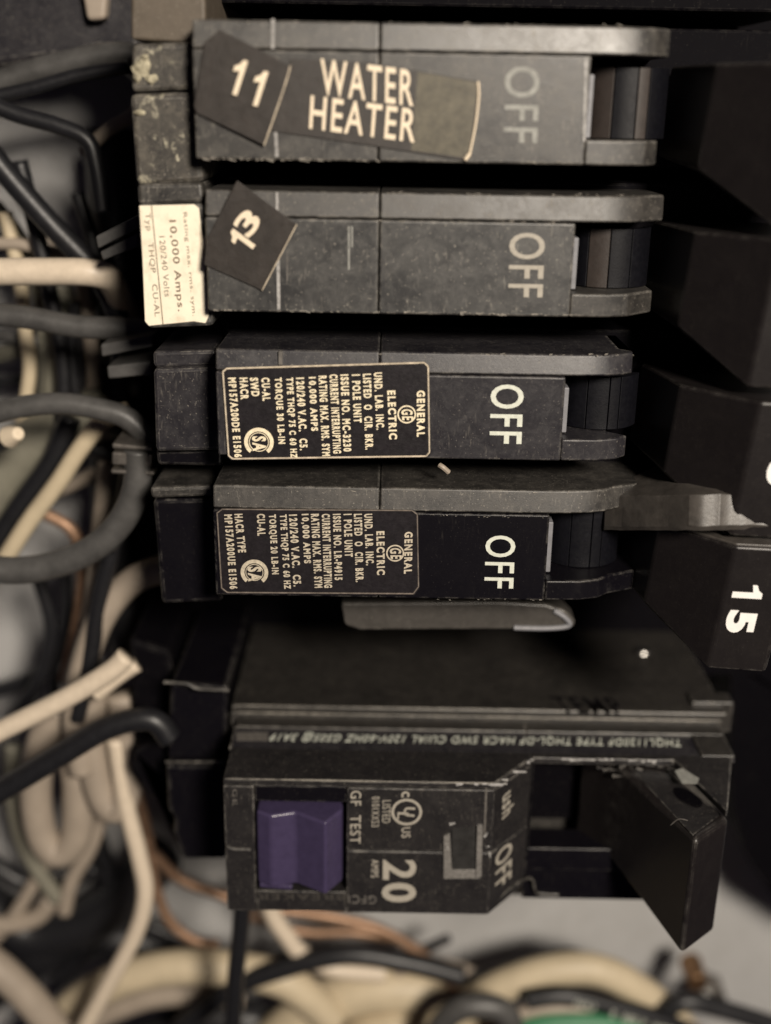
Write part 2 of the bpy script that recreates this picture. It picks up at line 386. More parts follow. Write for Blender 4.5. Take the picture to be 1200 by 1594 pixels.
    return t, dict(h=h, zt=zt, zs=zs, zb=zb, X0=X0, X1=X1, XR=XR, L0=L0, handle=hd, T0=T0, T1=T1)
def line_px(x, ya, yb, w, h, mat, parent, thick=0.07, name='mould_line', x2=None):
    x2 = x if x2 is None else x2
    return MB().plate(pixpoly([(x-w/2, ya), (x+w/2, ya), (x2+w/2, yb), (x2-w/2, yb)], h), h-0.3, h+thick).make(name, mat, parent)
def off_text(parent, h, x, w, ya, yb, mat, bold=0.01, spread=0.0, parts=None):
    text3('off_marking', 'OFF', P(x, ya, h), P(x-3, yb, h), P(x+w, ya+1, h), mat, parent, 0.06, bold)
def poly_sticker(name, pts, h, thick, mat, parent, bevel=0.06, label=None, curl=None):
    if curl is None: return MB().plate(pixpoly(pts, h), h+0.02, h+thick).make(name, mat, parent, bevel, label=label)
    lo = [P(x, y, h) for x, y in pts]; hi = [P(x, y, h+thick+c) for (x, y), c in zip(pts, curl)]
    lo = [p_+V(0, max(0.02, c-0.02), 0)*1.0 for p_, c in zip([Vector((p_.x, 0, p_.z))+V(0, h, 0) for p_ in lo], curl)]
    return MB().ext(lo, hi).make(name, mat, parent, bevel, label=label)

# ---- breaker 1 : 11 / WATER HEATER
b1, g1 = row_breaker(1, 'top breaker in the column, dusty black with tape labels 11 and WATER HEATER', 301, 917, 34, 80, 252, 0.0, DUSTY, DUSTY, 1050)
h = g1['h']
line_px(425, 30, 76, 5, h-0.75, SEAM, b1, 0.5); line_px(429, 204, 244, 5, h, SEAM, b1, x2=431)
off_text(b1, h, 786, 55, 103, 222, OFFD)
MB().plate(pixpoly([(910, 90), (914, 90), (911, 220), (907, 220)], h), h-0.2, h+0.12).make('edge_chip', SEAM, b1)
s = poly_sticker('name_label', [(452, 92), (570, 97), (742, 126), (747, 132), (732, 246), (724, 250), (560, 224), (428, 205), (420, 200)], h, 0.28, STICK, b1)
poly_sticker('dirty_tape_end', [(650, 112), (742, 128), (744, 132), (729, 246), (640, 234)], h+0.28, 0.03, TAPEY, s)
mb = MB(); tube(mb, [P(744, 127, h+0.5), P(745, 150, h+0.45), P(740, 195, h+0.45), P(731, 240, h+0.45)], 0.18, 8); tube(mb, [P(731, 240, h+0.5), P(724, 249, h+0.5)], 0.3, 8)
mb.make('curled_white_edge', CREAM, s)
text3('water_lettering', 'WATER', P(499, 148, h+.28), P(643, 166, h+.28), P(499, 91, h+.28), CREAM, s, 0.16, 0.012)
text3('heater_lettering', 'HEATER', P(481, 200, h+.28), P(645, 222, h+.28), P(484, 148, h+.28), CREAM, s, 0.16, 0.012)
s = poly_sticker('number_label', [(342, 46), (452, 102), (440, 140), (411, 226), (306, 176), (302, 165), (318, 66)], h+0.3, 0.28, STICK, b1, curl=[0, .5, .45, .5, 0, 0, 0])
for bx, by in ((351, 144), (383, 161)):
    digit_one(P(bx-1, by, h+1.15), P(bx+21, by+6, h+1.15), P(bx+16, by-54, h+1.15), CREAM, s)
mb = MB(); tube(mb, [P(452, 102, h+1.05), P(441, 140, h+1.0), P(411, 226, h+1.0)], 0.13, 6); mb.make('pale_cut_edge', EDGE, s)
# terminal end with paint spatter
hl = -5.0
MB().plate(pixpoly([(203, -40), (318, -40), (322, 60), (300, 68), (203, 62)], hl-3), -62, hl-3).make('upper_terminal_cover', BROWN, b1, 0.6)
MB().plate(pixpoly([(203, 68), (302, 64), (300, 140), (203, 144)], hl), -62, hl-0.6).make('terminal_shoulder', PAINTED, b1, 0.8)
MB().plate(pixpoly([(201, 146), (306, 142), (318, 284), (212, 290)], hl), -62, hl).make('terminal_block', PAINTED, b1, 1.0)
def splat(cx, cy, rx, ry, hh, par, n=9):
    c = P(cx, cy, hh); ex = (P(cx+rx, cy, hh)-c).x; ez = (c-P(cx, cy+ry, hh)).z
    mb = MB(); k = 12
    for a in range(3):
        for i in range(k):
            an = 2*math.pi*i/k; rr = (1.0, 0.75, 0.35)[a]*(0.7+0.6*random.random())
            mb.v.append(V(c.x+ex*rr*math.cos(an), hh+(0.0, .22, .4)[a]*(0.5+random.random()), c.z+ez*rr*math.sin(an)))
    mb.v.append(V(c.x, hh+.45, c.z))
    for a in range(2):
        for i in range(k): j = (i+1) % k; mb.f.append([a*k+i, a*k+j, a*k+k+j, a*k+k+i])
    for i in range(k): mb.f.append([2*k+i, 2*k+(i+1) % k, 3*k])
    return mb.make('paint_spatter', SPLAT, par, smooth=True)
for a in ((222, 105, 15, 14, hl-0.6), (236, 124, 9, 8, hl-0.6), (217, 176, 8, 5, hl), (214, 120, 6, 10, hl-.6), (226, 90, 6, 5, hl-.6)): splat(*a, b1)
# ---- breaker 2 : 13
b2, g2 = row_breaker(2, 'second breaker from the top, grey scratched face, slanted tape label 13', 321, 893, 300, 342, 489, 0.0, DUSTY2, RAILM, 1040)
h = g2['h']
line_px(431, 299, 338, 4, h-0.7, SEAM, b2, 0.4, x2=432); line_px(433, 405, 482, 5, h, SEAM, b2, x2=434)
for a in ((447, 390, 438, 2), (543, 352, 420, 3), (548, 352, 385, 2.5)): line_px(a[0], a[1], a[2], a[3], h, DIMP if a[0] < 500 else OFFD, b2, 0.03, 'scratch')
off_text(b2, h, 793, 56, 362, 462, GREYP)
s = poly_sticker('number_label', [(369, 281), (462, 349), (407, 452), (399, 448), (318, 412), (322, 372)], h+0.05, 0.28, STICK, b2, curl=[.5, .25, .2, .1, 0, 0])
digit_one(P(386, 398, h+.5), P(400, 379, h+.5), P(351, 372, h+.5), CREAM, s, 0.14)
text3('digit', '3', P(388, 372, h+.6), P(410, 345, h+.6), P(361, 349, h+.6), CREAM, s, 0.14, 0.03)
mb = MB(); tube(mb, [P(462, 349, h+.7), P(408, 452, h+.55)], 0.1, 6); mb.make('pale_cut_edge', EDGE, s)
MB().plate(pixpoly([(313, 378), (320, 364), (321, 392)], h-3), h-3.4, h-3).make('paper_scrap', PAPER, b2)
hl = -3.5
MB().plate(pixpoly([(212, 286), (314, 284), (318, 316), (214, 320)], hl), -62, hl-0.5).make('terminal_shoulder', DUSTY, b2, 0.7)
tb2 = MB(); tb2.plate(pixpoly([(213, 318), (320, 316), (333, 508), (228, 512)], hl), -62, hl); tb2 = tb2.make('terminal_block', DUSTY2, b2, 0.8)
s = MB().plate(pixpoly([(217, 320), (302, 318), (310, 324), (318, 392), (325, 492), (320, 503), (302, 500), (232, 507), (226, 500), (222, 400)], hl), hl+0.02, hl+0.18).make('paper_label', PAPER, b2, 0.05)
hp = hl+0.18
MB().plate(pixpoly([(235, 320), (236.5, 320), (254.5, 505), (253, 505)], hp), hp, hp+0.02).make('ruled_line', INK, s)
col_text('Typ   THQP   CU-AL', 229, 244, 332, 493, hp, INK, s, 11, 0.015, 0.0)
col_text('120/240 Volts', 252, 261, 368, 462, hp, INK, s, 9, 0.015, 0.0)
col_text('10,000 Amps.', 267, 281, 343, 485, hp, INK, s, 14, 0.015, 0.012)
col_text('Rating max. rms. sym.', 287, 302, 331, 492, hp, INK, s, 8, 0.015, 0.0)
def edge_lint(par, a, b, h, n, sz, mat, up=0.0, seed=1):
    rr = random.Random(seed); mb = MB()
    for i in range(n):
        u = rr.random(); px = a[0]+(b[0]-a[0])*u; py = a[1]+(b[1]-a[1])*u+rr.uniform(-1.2, 1.2)
        c_ = P(px, py, h+rr.uniform(-.15, .1)); k = sz*rr.choice((.5, .6, .8, 1.0, 1.6))
        mb.cyl(c_, Vector((1, rr.uniform(-.2, .2), rr.uniform(-.35, .35))), k*.35, k*.2, k*rr.uniform(.8, 3.0), 5)
    return mb.make('edge_lint', mat, par)
LINT = simple('grey_lint', (0.26, 0.24, 0.21), 0.8, var=0.4, vs=2, spec=0.1)
edge_lint(b2, (330, 482), (905, 491), 0.02, 95, 0.26, LINT, seed=3)
edge_lint(b2, (440, 343), (880, 346), 0.02, 40, 0.18, LINT, seed=5)
edge_lint(b1, (310, 247), (590, 250), 0.02, 60, 0.26, LINT, seed=7)
edge_lint(b1, (600, 248), (905, 254), 0.02, 35, 0.22, LINT, seed=8)
edge_lint(b1, (320, 34), (1000, 40), -0.9, 30, 0.22, LINT, seed=9)
edge_lint(b2, (540, 300), (1000, 305), -0.9, 30, 0.24, LINT, seed=10)
mb = MB(); mb.cyl(P(386, 392, .2), Vector((0, 0, 1)), .3, .2, 1.0, 7); mb.cyl(P(384, 376, .2), Vector((.2, 0, 1)), .22, .15, .5, 6); mb.make('glue_residue', CREAM, b2)
# ---- breaker 3
b3, g3 = row_breaker(3, 'third breaker from the top, dark front with a bright gold-lettered rating label', 337, 878, 549, 582, 713, 0.0, WORN, WORN, 965, hx=-1.0,
                     num=[('0', 0.34, 0.80, 0.38, 0.60)])
h = g3['h']
line_px(437, 546, 567, 6, h-0.6, DIMP, b3, 0.5)
off_text(b3, h, 764, 52, 598, 690, OFFW, 0.012)
# ---- breaker 4
b4, g4 = row_breaker(4, 'fourth breaker from the top, glossy black front, dull rating label, handle marked 15', 333, 853, 762, 797, 931, 0.0, BLACK, RAILM, 1010, hx=1.5,
                     num=[('1', 0.12, 0.62, 0.28, 0.42), ('5', 0.12, 0.62, 0.50, 0.68)])
off_text(b4, g4['h'], 756, 47, 833, 915, OFFW, 0.008)
edge_lint(b3, (345, 550), (1000, 553), -0.9, 45, 0.2, LINT, seed=11)
edge_lint(b4, (345, 763), (900, 768), -0.9, 20, 0.2, LINT, seed=12)
edge_lint(b4, (660, 802), (850, 806), 0.02, 25, 0.18, LINT, seed=13)
edge_lint(b4, (660, 932), (850, 934), 0.02, 12, 0.18, LINT, seed=14)
def rating_label(par, h, corners, cols, logo, csa, prm, edm, name='rating_label'):
    s = MB().plate(pixpoly(corners, h), h+0.02, h+0.2).make(name, FOIL, par, 0.04)
    hh = h+0.2
    cx = sum(c[0] for c in corners)/len(corners); cy = sum(c[1] for c in corners)/len(corners)
    loop = [P(x+(3 if x < cx else -3)*0.6, y+(3 if y < cy else -3)*0.6, hh+0.02) for x, y in corners]
    mb = MB(); n = len(loop)
    for i in range(n):
        tube(mb, [loop[i], loop[(i+1) % n]], 0.16 if edm is EDGE else 0.13, 6, sub=1)
    mb.make('border', edm, s)
    for tx, x0, x1, ya, yb in cols: col_text(tx, x0, x1, ya, yb, hh, prm, s, 13, 0.03, 0.045, 'rating_text')
    lx, ly, lr = logo
    ring(lx, ly, lr, 2.2, hh, prm, s, name='logo_ring')
    text3('logo_script', 'GE', P(lx-9, ly-8, hh), P(lx-7, ly+9, hh), P(lx+9, ly-8, hh), prm, s, 0.03, 0.03)
    kx, ky, kr = csa
    ring(kx, ky, kr, 6, hh, prm, s, -50, 230, name='approval_ring')
    ring(kx, ky, kr-7.5, 1.2, hh, prm, s, name='approval_ring')
    text3('approval_letters', 'SA', P(kx-11, ky-9, hh), P(kx-10, ky+14, hh), P(kx+11, ky-9, hh), prm, s, 0.03, 0.04)
    return s
# reading down the picture, first line at the right
rating_label(b3, g3['h'], [(345, 577), (351, 572), (662, 563), (668, 569), (670, 706), (665, 712), (360, 716), (354, 711)], [
    ('MP157A200DE E1506', 361, 371, 588, 712), ('HACR', 379, 381, 588, 622), ('SWD', 395, 398, 588, 617), ('CU-AL', 413, 415, 588, 624),
    ('TORQUE 30 LB-IN', 432, 438, 588, 691), ('TYPE THQP 75 C 60 HZ', 450, 457, 588, 713), ('120/240 V.AC.  C5.', 467, 473, 588, 701),
    ('10,000 AMPS', 485, 489, 587, 671), ('RATING MAX. RMS. SYM', 502, 508, 585, 710), ('CURRENT INTERRUPTING', 519, 525, 583, 706),
    ('ISSUE NO. MC-3230', 536, 541, 583, 703), ('1 POLE UNIT', 554, 557, 583, 658), ('LISTED  O  CIR. BKR.', 571, 575, 582, 700),
    ('UND. LAB. INC.', 588, 592, 580, 669), ('ELECTRIC', 609, 612, 608, 684), ('GENERAL', 655, 655, 608, 680)],
    (633, 645, 14.5), (403, 688, 23), PRINT, EDGE)
rating_label(b4, g4['h'], [(336, 797), (344, 791), (643, 793), (651, 799), (653, 915), (645, 926), (352, 924), (343, 917)], [
    ('MP157A200UE E1506', 355, 364, 801, 917), ('HACR TYPE', 371, 377, 800, 860), ('CU-AL', 406, 407, 800, 834),
    ('TORQUE 20 LB-IN', 423, 428, 801, 894), ('TYPE THQP 75 C 60 HZ', 440, 447, 801, 917), ('120/240 V.AC.  C5.', 456, 463, 801, 913),
    ('10,000 AMPS', 474, 478, 800, 877), ('RATING MAX. RMS. SYM', 490, 496, 800, 915), ('CURRENT INTERRUPTING', 507, 511, 800, 915),
    ('ISSUE NO. LR-P4915', 524, 527, 800, 903), ('1 POLE UNIT', 541, 543, 800, 867), ('LISTED  O  CIR. BKR.', 557, 560, 800, 906),
    ('UND. LAB. INC.', 573, 576, 800, 880), ('ELECTRIC', 592, 593, 827, 895), ('GENERAL', 636, 635, 828, 893)],
    (615, 861, 14), (396, 891, 21.5), PRINT4, EDGE4)
# terminal ends of 3 and 4
MB().plate(pixpoly([(236, 548), (336, 545), (340, 572), (238, 574)], -10), -62, -10.5).make('terminal_shoulder', WORN, b3, 0.7)
MB().plate(pixpoly([(238, 574), (342, 570), (344, 702), (242, 704)], -9), -62, -9).make('terminal_block', WORN, b3, 0.8)
MB().plate(pixpoly([(240, 705), (344, 703), (344, 730), (243, 728)], -10), -62, -11.5).make('terminal_foot', BLACK, b3, 0.6)
MB().plate(pixpoly([(232, 760), (332, 757), (334, 774), (234, 778)], -9), -62, -9.5).make('terminal_shoulder', RAILM, b4, 0.7)
MB().plate(pixpoly([(236, 780), (334, 778), (346, 940), (250, 944)], -10), -62, -11).make('terminal_block', BLACK, b4, 0.8)
# chipped tab over handle 4, with ragged top
hT = 6.0
mb = MB(); N = 22; xsA = [P(965+i*232/(N-1), 790, hT).x for i in range(N)]
def tabh(i): u = i/(N-1); return (-6+16*min(1, u*2.2)) + random.uniform(-.25, .25)
zt4 = g4['zs']
for i, x in enumerate(xsA):
    u = i/(N-1); hh = tabh(i)
    px_i = 965+u*232
    zlo = P(px_i, 826+random.uniform(-1, 1), hh).z; top = P(px_i, 771+8*abs(u-.6)+random.uniform(-.8, .8), hh).z
    if u > .88: top -= 1.0
    for z_, h_ in ((zlo+.3, -10), (zlo, hh), (zlo+1.0, hh+random.uniform(.3, .6)), (top, hh-0.8), (top, -10)): mb.v.append(V(x, h_, z_))
for i in range(N-1):
    for j in range(5): q = (j+1) % 5; mb.f.append([5*i+j, 5*i+q, 5*i+5+q, 5*i+5+j])
mb.f.append([0, 1, 2, 3, 4]); mb.f.append([5*(N-1)+j for j in range(5)][::-1])
mb.make('chipped_tab', CHIP, b4, 0.15)
# hole in the upper side of handle 4 (dark ellipse lying on the side of the handle)
T0 = g4['T0']
def disc(cx, ch, z, rx, rh, mat, par, name, ang=0, t_=0.05):
    pts = []
    for i in range(20):
        a = 2*math.pi*i/20; x = rx*math.cos(a); y = rh*math.sin(a)
        pts.append((cx+x*math.cos(ang)-y*math.sin(ang), ch+x*math.sin(ang)+y*math.cos(ang)))
    return MB().prof(pts, z-0.5, z+t_).make(name, mat, par)
zh = g4['zs']-1.0+0.35
MB().prof([(_a[0]+.3, _a[1]+.2), (_b[0]+.2, _b[1]-.4), (_b[0]+9, _b[1]+.4), (_b[0]+13, -2), (_a[0]+6, _a[1]-6)], zH4-0.2, zH4+0.3).make('handle_top_sheen', CHIP, b4, 0.2)  # paler plate puts the sheen of the handle's upper side into colour
_c = XH(1100, 822, zH4+.3); disc(_c[0], _c[1], zH4+0.3, 3.6, 1.6, DEEP, b4, 'handle_hole', 0.15)
# curved pale foot sticking out below breaker 4
hh = -16
mb = MB(); mb.plate(pixpoly([(530, 938), (780, 936), (850, 940), (880, 950), (897, 968), (893, 978), (860, 980), (560, 982), (536, 974)], hh), hh-6, hh)
mb.make('side_clip', plastic('clip_grey_plastic', (0.05, 0.046, 0.042), 0.3, (0.12, 0.11, 0.1), 0.3, 0.2, 1.0), b4, 1.0, segs=3)
mb = MB(); tube(mb, [P(800, 977, hh+.2), P(850, 978, hh+.3), P(885, 974, hh+.3), P(880, 962, hh+.3), P(862, 950, hh+.2)], 0.5, 8); mb.make('clip_rim', FLAG, b4)

# ================================================================== BREAKER 5 (ground fault)
b5 = thing('ground_fault_breaker', 'big bottom breaker with purple test button, marked 20 and GF TEST', 'circuit breaker', P(600, 1300, -60))
zt = zpx(1216); zb = zpx(1421, 0, 560)
XL = P(350, 1310).x
zl = zt+1.6        # lower, wider half of the body
hS = -23.3
def side(px, py, z=None): return XH(px, py, zt if z is None else z)
xR = side(1130, 1150)[0]
# lower half
MB().box(XL-1.6, xR+2.0, P(900, 1402, hS).z, zl, -66, hS-1.4).make('lower_housing', GSIDE, b5, 0.4)
MB().box(XL-1.6, xR+0.6, zb-0.2, zt+0.85, hS-1.5, hS+0.2).make('joint_ledge', RAILM, b5, 0.3)  # lighter dusty plastic puts the ledge's specular line into colour
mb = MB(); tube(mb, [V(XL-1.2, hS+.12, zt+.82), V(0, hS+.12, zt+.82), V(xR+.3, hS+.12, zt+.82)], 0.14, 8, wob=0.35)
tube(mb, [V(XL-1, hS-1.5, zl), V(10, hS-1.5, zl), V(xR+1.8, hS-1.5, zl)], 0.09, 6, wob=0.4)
tube(mb, [V(XL+.4, -.08, zt-.1), V(0, -.08, zt-.1), V(P(766, 1300).x-.3, -.08, zt-.1)], 0.13, 8, wob=0.4); mb.make('scuffed_edge_highlight', simple('scuffed_highlight_edge', (0.20, 0.185, 0.16), 0.3, var=0.6, vs=0.5), b5, smooth=True)  # pale scuffed tubes also put the bright ridge highlight into colour
# notch blocks on the right end
MB().box(xR-4.5, xR+4.2, zl-6, zl+0.9, hS-9, hS-4.5).make('end_lug', GSIDE, b5, 0.4)
# upper half: profile in x-h
xs0 = P(766, 1300).x; xs1 = P(828, 1180, -9.2).x
hR = -9.2
def upper(z0, z1, pr, name, m_=GFCI, bev=0.4): return MB().prof(pr, z0, z1).make(name, m_, b5, bev)
# strip under the label: three bands of the side so that the label lies in a groove
gx0 = side(362, 1140)[0]; gx1 = side(1082, 1155)[0]
hg0 = side(700, 1136)[1]; hg1 = side(700, 1169)[1]
# core body of the upper half (behind the groove)
core = [(XL+0.2, hS), (XL+0.2, hg1), (xR, hg1-1), (xR, hS)]
MB().prof([(XL, hS+0.2), (XL, hg0), (xs1, hg0), (xs1, hS+0.2)], zb, zt).prof([(xs1, hS+0.2), (xs1, hg0), (xR, hg0), (xR, hS+0.2)], zt-1.4, zt).make('joint_band', GSIDE, b5, 0.3)
MB().prof([(XL, hg0-0.02), (XL, hg1+0.02), (xs1, hg1+0.02), (xs1, hg0-0.02)], zb+0.3, zt-0.55).prof([(xs1, hg0-0.02), (xs1, hg1+0.02), (xR, hg1+0.02), (xR, hg0-0.02)], zt-1.4, zt-0.55).make('groove_floor', WORN, b5)
for xa, xb in ((XL, gx0), (gx1, xR)):
    MB().prof([(xa, hg0), (xa, hg1), (xb, hg1), (xb, hg0)], zt-1.4, zt).make('groove_end', GSIDE, b5, 0.3)
xf = P(397, 1310).x; xg = P(539, 1310).x
zn0 = zpx(1388, 0, 460); zn1 = zpx(1250, 0, 460); zmid = zpx(1325, 0, 620)
hD = hg1
# side wall carrying the front edge, with the slanted shoulder
print('gfci', hg0, hg1, hR, side(1048, 1186), side(1062, 1198), side(1090, 1216), side(1130, 1262), xR)
_e = side(1134, 1262)
for _p in ([(XL, hD), (XL, 0), (xs0, 0), (xs1, hR), (xs1, hD)],): MB().prof(_p, zt-1.5, zt).make('side_wall', GFCI, b5, 0.4)
xe0 = side(1050, 1186)[0]; xe1 = side(1062, 1200)[0]
MB().prof([(xs1+.02, hD), (xs1+.02, hR), (xe0, hR), (xe1, hR+1.6), (_e[0]-.4, _e[1]), (_e[0], _e[1]-.4), (xR-.6, hD)], zt-1.45, zt-.02).make('side_wall', GFCI, b5, 0.3)
# front plates
zq = zt-1.55
MB().box(XL, xf, zb, zq, hD, 0).make('face_plate', GFCI, b5, 0.3)
MB().box(xf+0.02, xg, zn1, zq, hD, -0.4).make('face_plate', BLACK, b5, 0.3)
MB().box(xf+0.02, xg, zb, zn0, hD, -0.15).make('face_plate', GFCI, b5, 0.3)
MB().prof([(xg+0.04, hD), (xg+0.04, 0), (xs0, 0), (xs1, hR), (xs1, hD)], zmid+0.07, zq).make('face_plate', GFCI, b5, 0.25)
MB().prof([(xg+0.04, hD), (xg+0.04, 0), (xs0, 0), (xs1, hR), (xs1, hD)], zb, zmid-0.07).make('face_plate', GFCI, b5, 0.35)
MB().box(xf+0.02, xg, zn0-0.3, zn1+0.3, hD, -6).make('button_well', DEEP, b5)
# fine line at the top right of the face
line_px(757, 1226, 1300, 3, 0, DIMP, b5, 0.06, x2=754)
# purple rocker
yt_, yb_ = 1262, 1386
zb1 = zpx(yt_, 0, 460); zb0 = zpx(yb_-12, 0, 460)
bx = lambda q_, hh=0: P(q_, 1320, hh).x
pp = [(bx(400), -6), (bx(400), 0.2), (bx(422, 1.8), 1.7), (bx(460, .3), 0.4), (bx(507, 3.6), 3.7), (bx(533), -0.6), (bx(533), -6)]
bt = MB().prof(pp, zb0, zb1).make('test_button', PURPLE, b5, 0.6, segs=3)
MB().prof([(bx(402), -6), (bx(402), 0.2), (bx(455), 0.9), (bx(455), -6)], zb0-1.2, zb0-0.02).make('button_lip', PURPLE, b5, 0.4)
# handle recess; its shade is put into black ledges and floor
MB().box(xs1+0.06, xs1+0.6, zb+8.2, zt-1.6, hS-4, hR-0.6).make('recess_shade_cover', DEEP, b5)  # black sheet over the lit side wall, painting the recess shade
xh1 = P(1048, 1186, -12).x
MB().box(xs1+0.05, _e[0]-2.5, zb+3.0, zb+8.2, hD-6, hR-1).make('recess_shade_ledge', BLACK, b5, 0.35)
MB().box(xs1+0.05, _e[0]-2.5, P(900, 1400, hR-2.2).z, zb+2.95, hD-6, hR-2.2).make('recess_shade_ledge', BLACK, b5, 0.35)
MB().box(xs1-3, _e[0]-2.5, zb+8.1, zt-1.3, hD-16, hR-11.5).make('recess_shade_floor', DEEP, b5)
# curl of the shoulder at its lower end
cc = P(822, 1372, hR); mb = MB(); tube(mb, [P(762, 1412, -1), P(790, 1385, -5), P(818, 1368, -9), P(829, 1370, -10), P(832, 1384, -10.5), P(838, 1391, -11), P(870, 1393, -11)], 0.3, 8); mb.make('shoulder_lip', GSIDE, b5, smooth=True)
# chips of bare moulding along the top edge
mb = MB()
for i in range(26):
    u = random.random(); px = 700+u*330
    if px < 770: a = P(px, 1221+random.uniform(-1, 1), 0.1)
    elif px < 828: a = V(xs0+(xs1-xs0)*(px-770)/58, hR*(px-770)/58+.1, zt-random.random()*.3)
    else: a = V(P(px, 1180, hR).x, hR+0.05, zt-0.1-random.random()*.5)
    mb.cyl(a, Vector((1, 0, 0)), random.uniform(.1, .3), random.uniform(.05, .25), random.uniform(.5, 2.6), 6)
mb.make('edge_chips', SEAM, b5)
# flaw patch beside the handle
px_ = [side(1050, 1200), side(1062, 1196), side(1088, 1212), side(1085, 1220), side(1062, 1220)]
MB().prof([(x, h_) for x, h_ in px_], zt, zt+0.06).make('scuff', OFFD, b5)
# the handle
ztH = zt-2.2; zbH = zb+1.2
A = XH(1083, 1308, ztH); B = XH(1136, 1273, ztH); C0 = XH(962, 1192, ztH); C1 = XH(1042, 1200, ztH)
hp_ = [(C0[0]-6, hR-8), C0, A, B, C1, (C1[0]+3, hR-8)]
print('handle5', A, B, C0, C1, zt, zb)
def zlow(hh): return zbH-max(0, hh)*0.02
xbot = XZ(1063, 1488, A[1]); 
mb = MB(); zbt = xbot[1]
mb.ext([V(x, hh, zbt if hh > 3 else zb+6) for x, hh in hp_], [V(x, hh, ztH) for x, hh in hp_])
hd5 = mb.make('handle', HANDLE, b5, 1.1, segs=4)
MB().prof([(C0[0]+2, C0[1]+.2), (A[0]-.2, A[1]-1.4), (B[0]-1.4, B[1]-1.0), (C1[0]-.8, C1[1]+.8)], ztH-.1, ztH+.05).make('handle_top_sheen', GFCI, b5)  # lighter plate paints the light reflected by the handle's upper face
ec = ((A[0]+C1[0])/2+1.5, (A[1]+C1[1])/2-2.0)
an = math.atan2(B[1]-C1[1], B[0]-C1[0])
disc(ec[0], ec[1], ztH+0.09, 3.6, 1.9, DEEP, b5, 'handle_hole', an)
mb = MB(); tube(mb, [P(1044, 1284, A[1]-3), P(1056, 1275, A[1]-2), P(1070, 1277, A[1]-1)], 0.12, 6); mb.make('mould_scratch', DIMP, b5)
# ragged plastic where the handle enters
mb = MB()
for i in range(14):
    px = 930+i*8.5; a = V(P(px, 1190, hR).x, hR-0.6+random.random(), zt-1.6-random.random()*2.2)
    mb.cyl(a, Vector((1, random.uniform(-.4, .4), random.uniform(-.4, .4))), random.uniform(.2, .5), random.uniform(.1, .3), random.uniform(1, 2.2), 7)
mb.make('ragged_lip', GFCI, b5)
# clear trip window
wx0, wx1 = 692, 749
wz = lambda y: y
MB().plate(pixpoly([(690, 1300), (700, 1296), (704, 1366), (690, 1366)], 0), -1, 0.5).make('window_frame', FRAMEP, b5, 0.15)
MB().plate(pixpoly([(742, 1283), (751, 1283), (749, 1362), (740, 1362)], 0), -1, 0.8).make('window_frame', FRAMEP, b5, 0.15)
MB().plate(pixpoly([(692, 1352), (746, 1352), (746, 1366), (692, 1366)], 0), -1, 0.45).make('window_frame', FRAMEP, b5, 0.15)
MB().plate(pixpoly([(703, 1290), (740, 1286), (740, 1352), (703, 1352)], 0), -0.5, 0.25).make('window_pane', SMOKY, b5, 0.1)
for a in ((693, 1305), (697, 1322), (757, 1318), (761, 1326), (700, 1283), (754, 1302)):
    c_ = P(a[0], a[1], 0.1); mb = MB(); mb.cyl(c_, Vector((random.uniform(-1, 1), -.2, random.uniform(-1, 1))), .3, .15, 1.1, 7); mb.make('melt_blob', SEAM, b5)
# printing on the front
col_text('GF  TEST', 554, 553, 1231, 1313, 0, GREYP, b5, 17, 0.04, 0.01)
col_text('LISTED', 602, 601, 1246, 1281, 0, GREYP, b5, 13, 0.04, 0.0)
col_text('0101XX53', 585, 584, 1240, 1287, 0, GREYP, b5, 12, 0.04, 0.0)
col_text('AMPS', 584, 583, 1338, 1366, 0, GREYP, b5, 12, 0.04, 0.01)
text3('rating_digit', '2', P(596, 1338), P(596, 1369), P(648, 1338), GREYP, b5, 0.05, 0.02)
text3('rating_digit', '0', P(594, 1374), P(594, 1404), P(648, 1374), GREYP, b5, 0.05, 0.03)
ring(633, 1264, 24, 4.2, 0, GREYP, b5, name='approval_ring')
col_text('c', 631, 631, 1232, 1241, 0, GREYP, b5, 13, 0.04, 0.02)
col_text('US', 632, 632, 1288, 1304, 0, GREYP, b5, 14, 0.04, 0.01)
text3('approval_letter', 'U', P(629, 1256), P(628, 1270), P(646, 1257), GREYP, b5, 0.04, 0.02)
text3('approval_letter', 'L', P(619, 1264), P(618, 1275), P(636, 1265), GREYP, b5, 0.04, 0.01)
text3('moulded_text', 'GFCI', P(586, 1394, 0), P(542, 1393, 0), P(586, 1407, 0), DIMP, b5, 0.03, 0.01)
text3('moulded_text', 'BREAKER', P(538, 1391, -.15), P(400, 1390, -.15), P(538, 1401, -.15), simple('barely_raised_text', (0.05, 0.045, 0.04), 0.5), b5, 0.03, 0.0)
text3('moulded_text', 'GE', P(362, 1228), P(362, 1252), P(369, 1228), DIMP, b5, 0.03, 0.0)
# writing on the slanted shoulder
pS = V(xs0, 0, 0); nS = Vector((-(hR), 0, 0)); dS = V(xs1-xs0, hR, 0); nS = dS.cross(Vector((0, 0, 1)))
HS = lambda a, b_: hit(a, b_, pS, nS)
text3('off_marking', 'OFF', HS(771, 1329), HS(770, 1388), HS(797, 1306), GREYP, b5, 0.06, 0.012)
text3('side_marking', 'ush', HS(782, 1240), HS(781, 1276), HS(800, 1224), GREYP, b5, 0.06, 0.012)
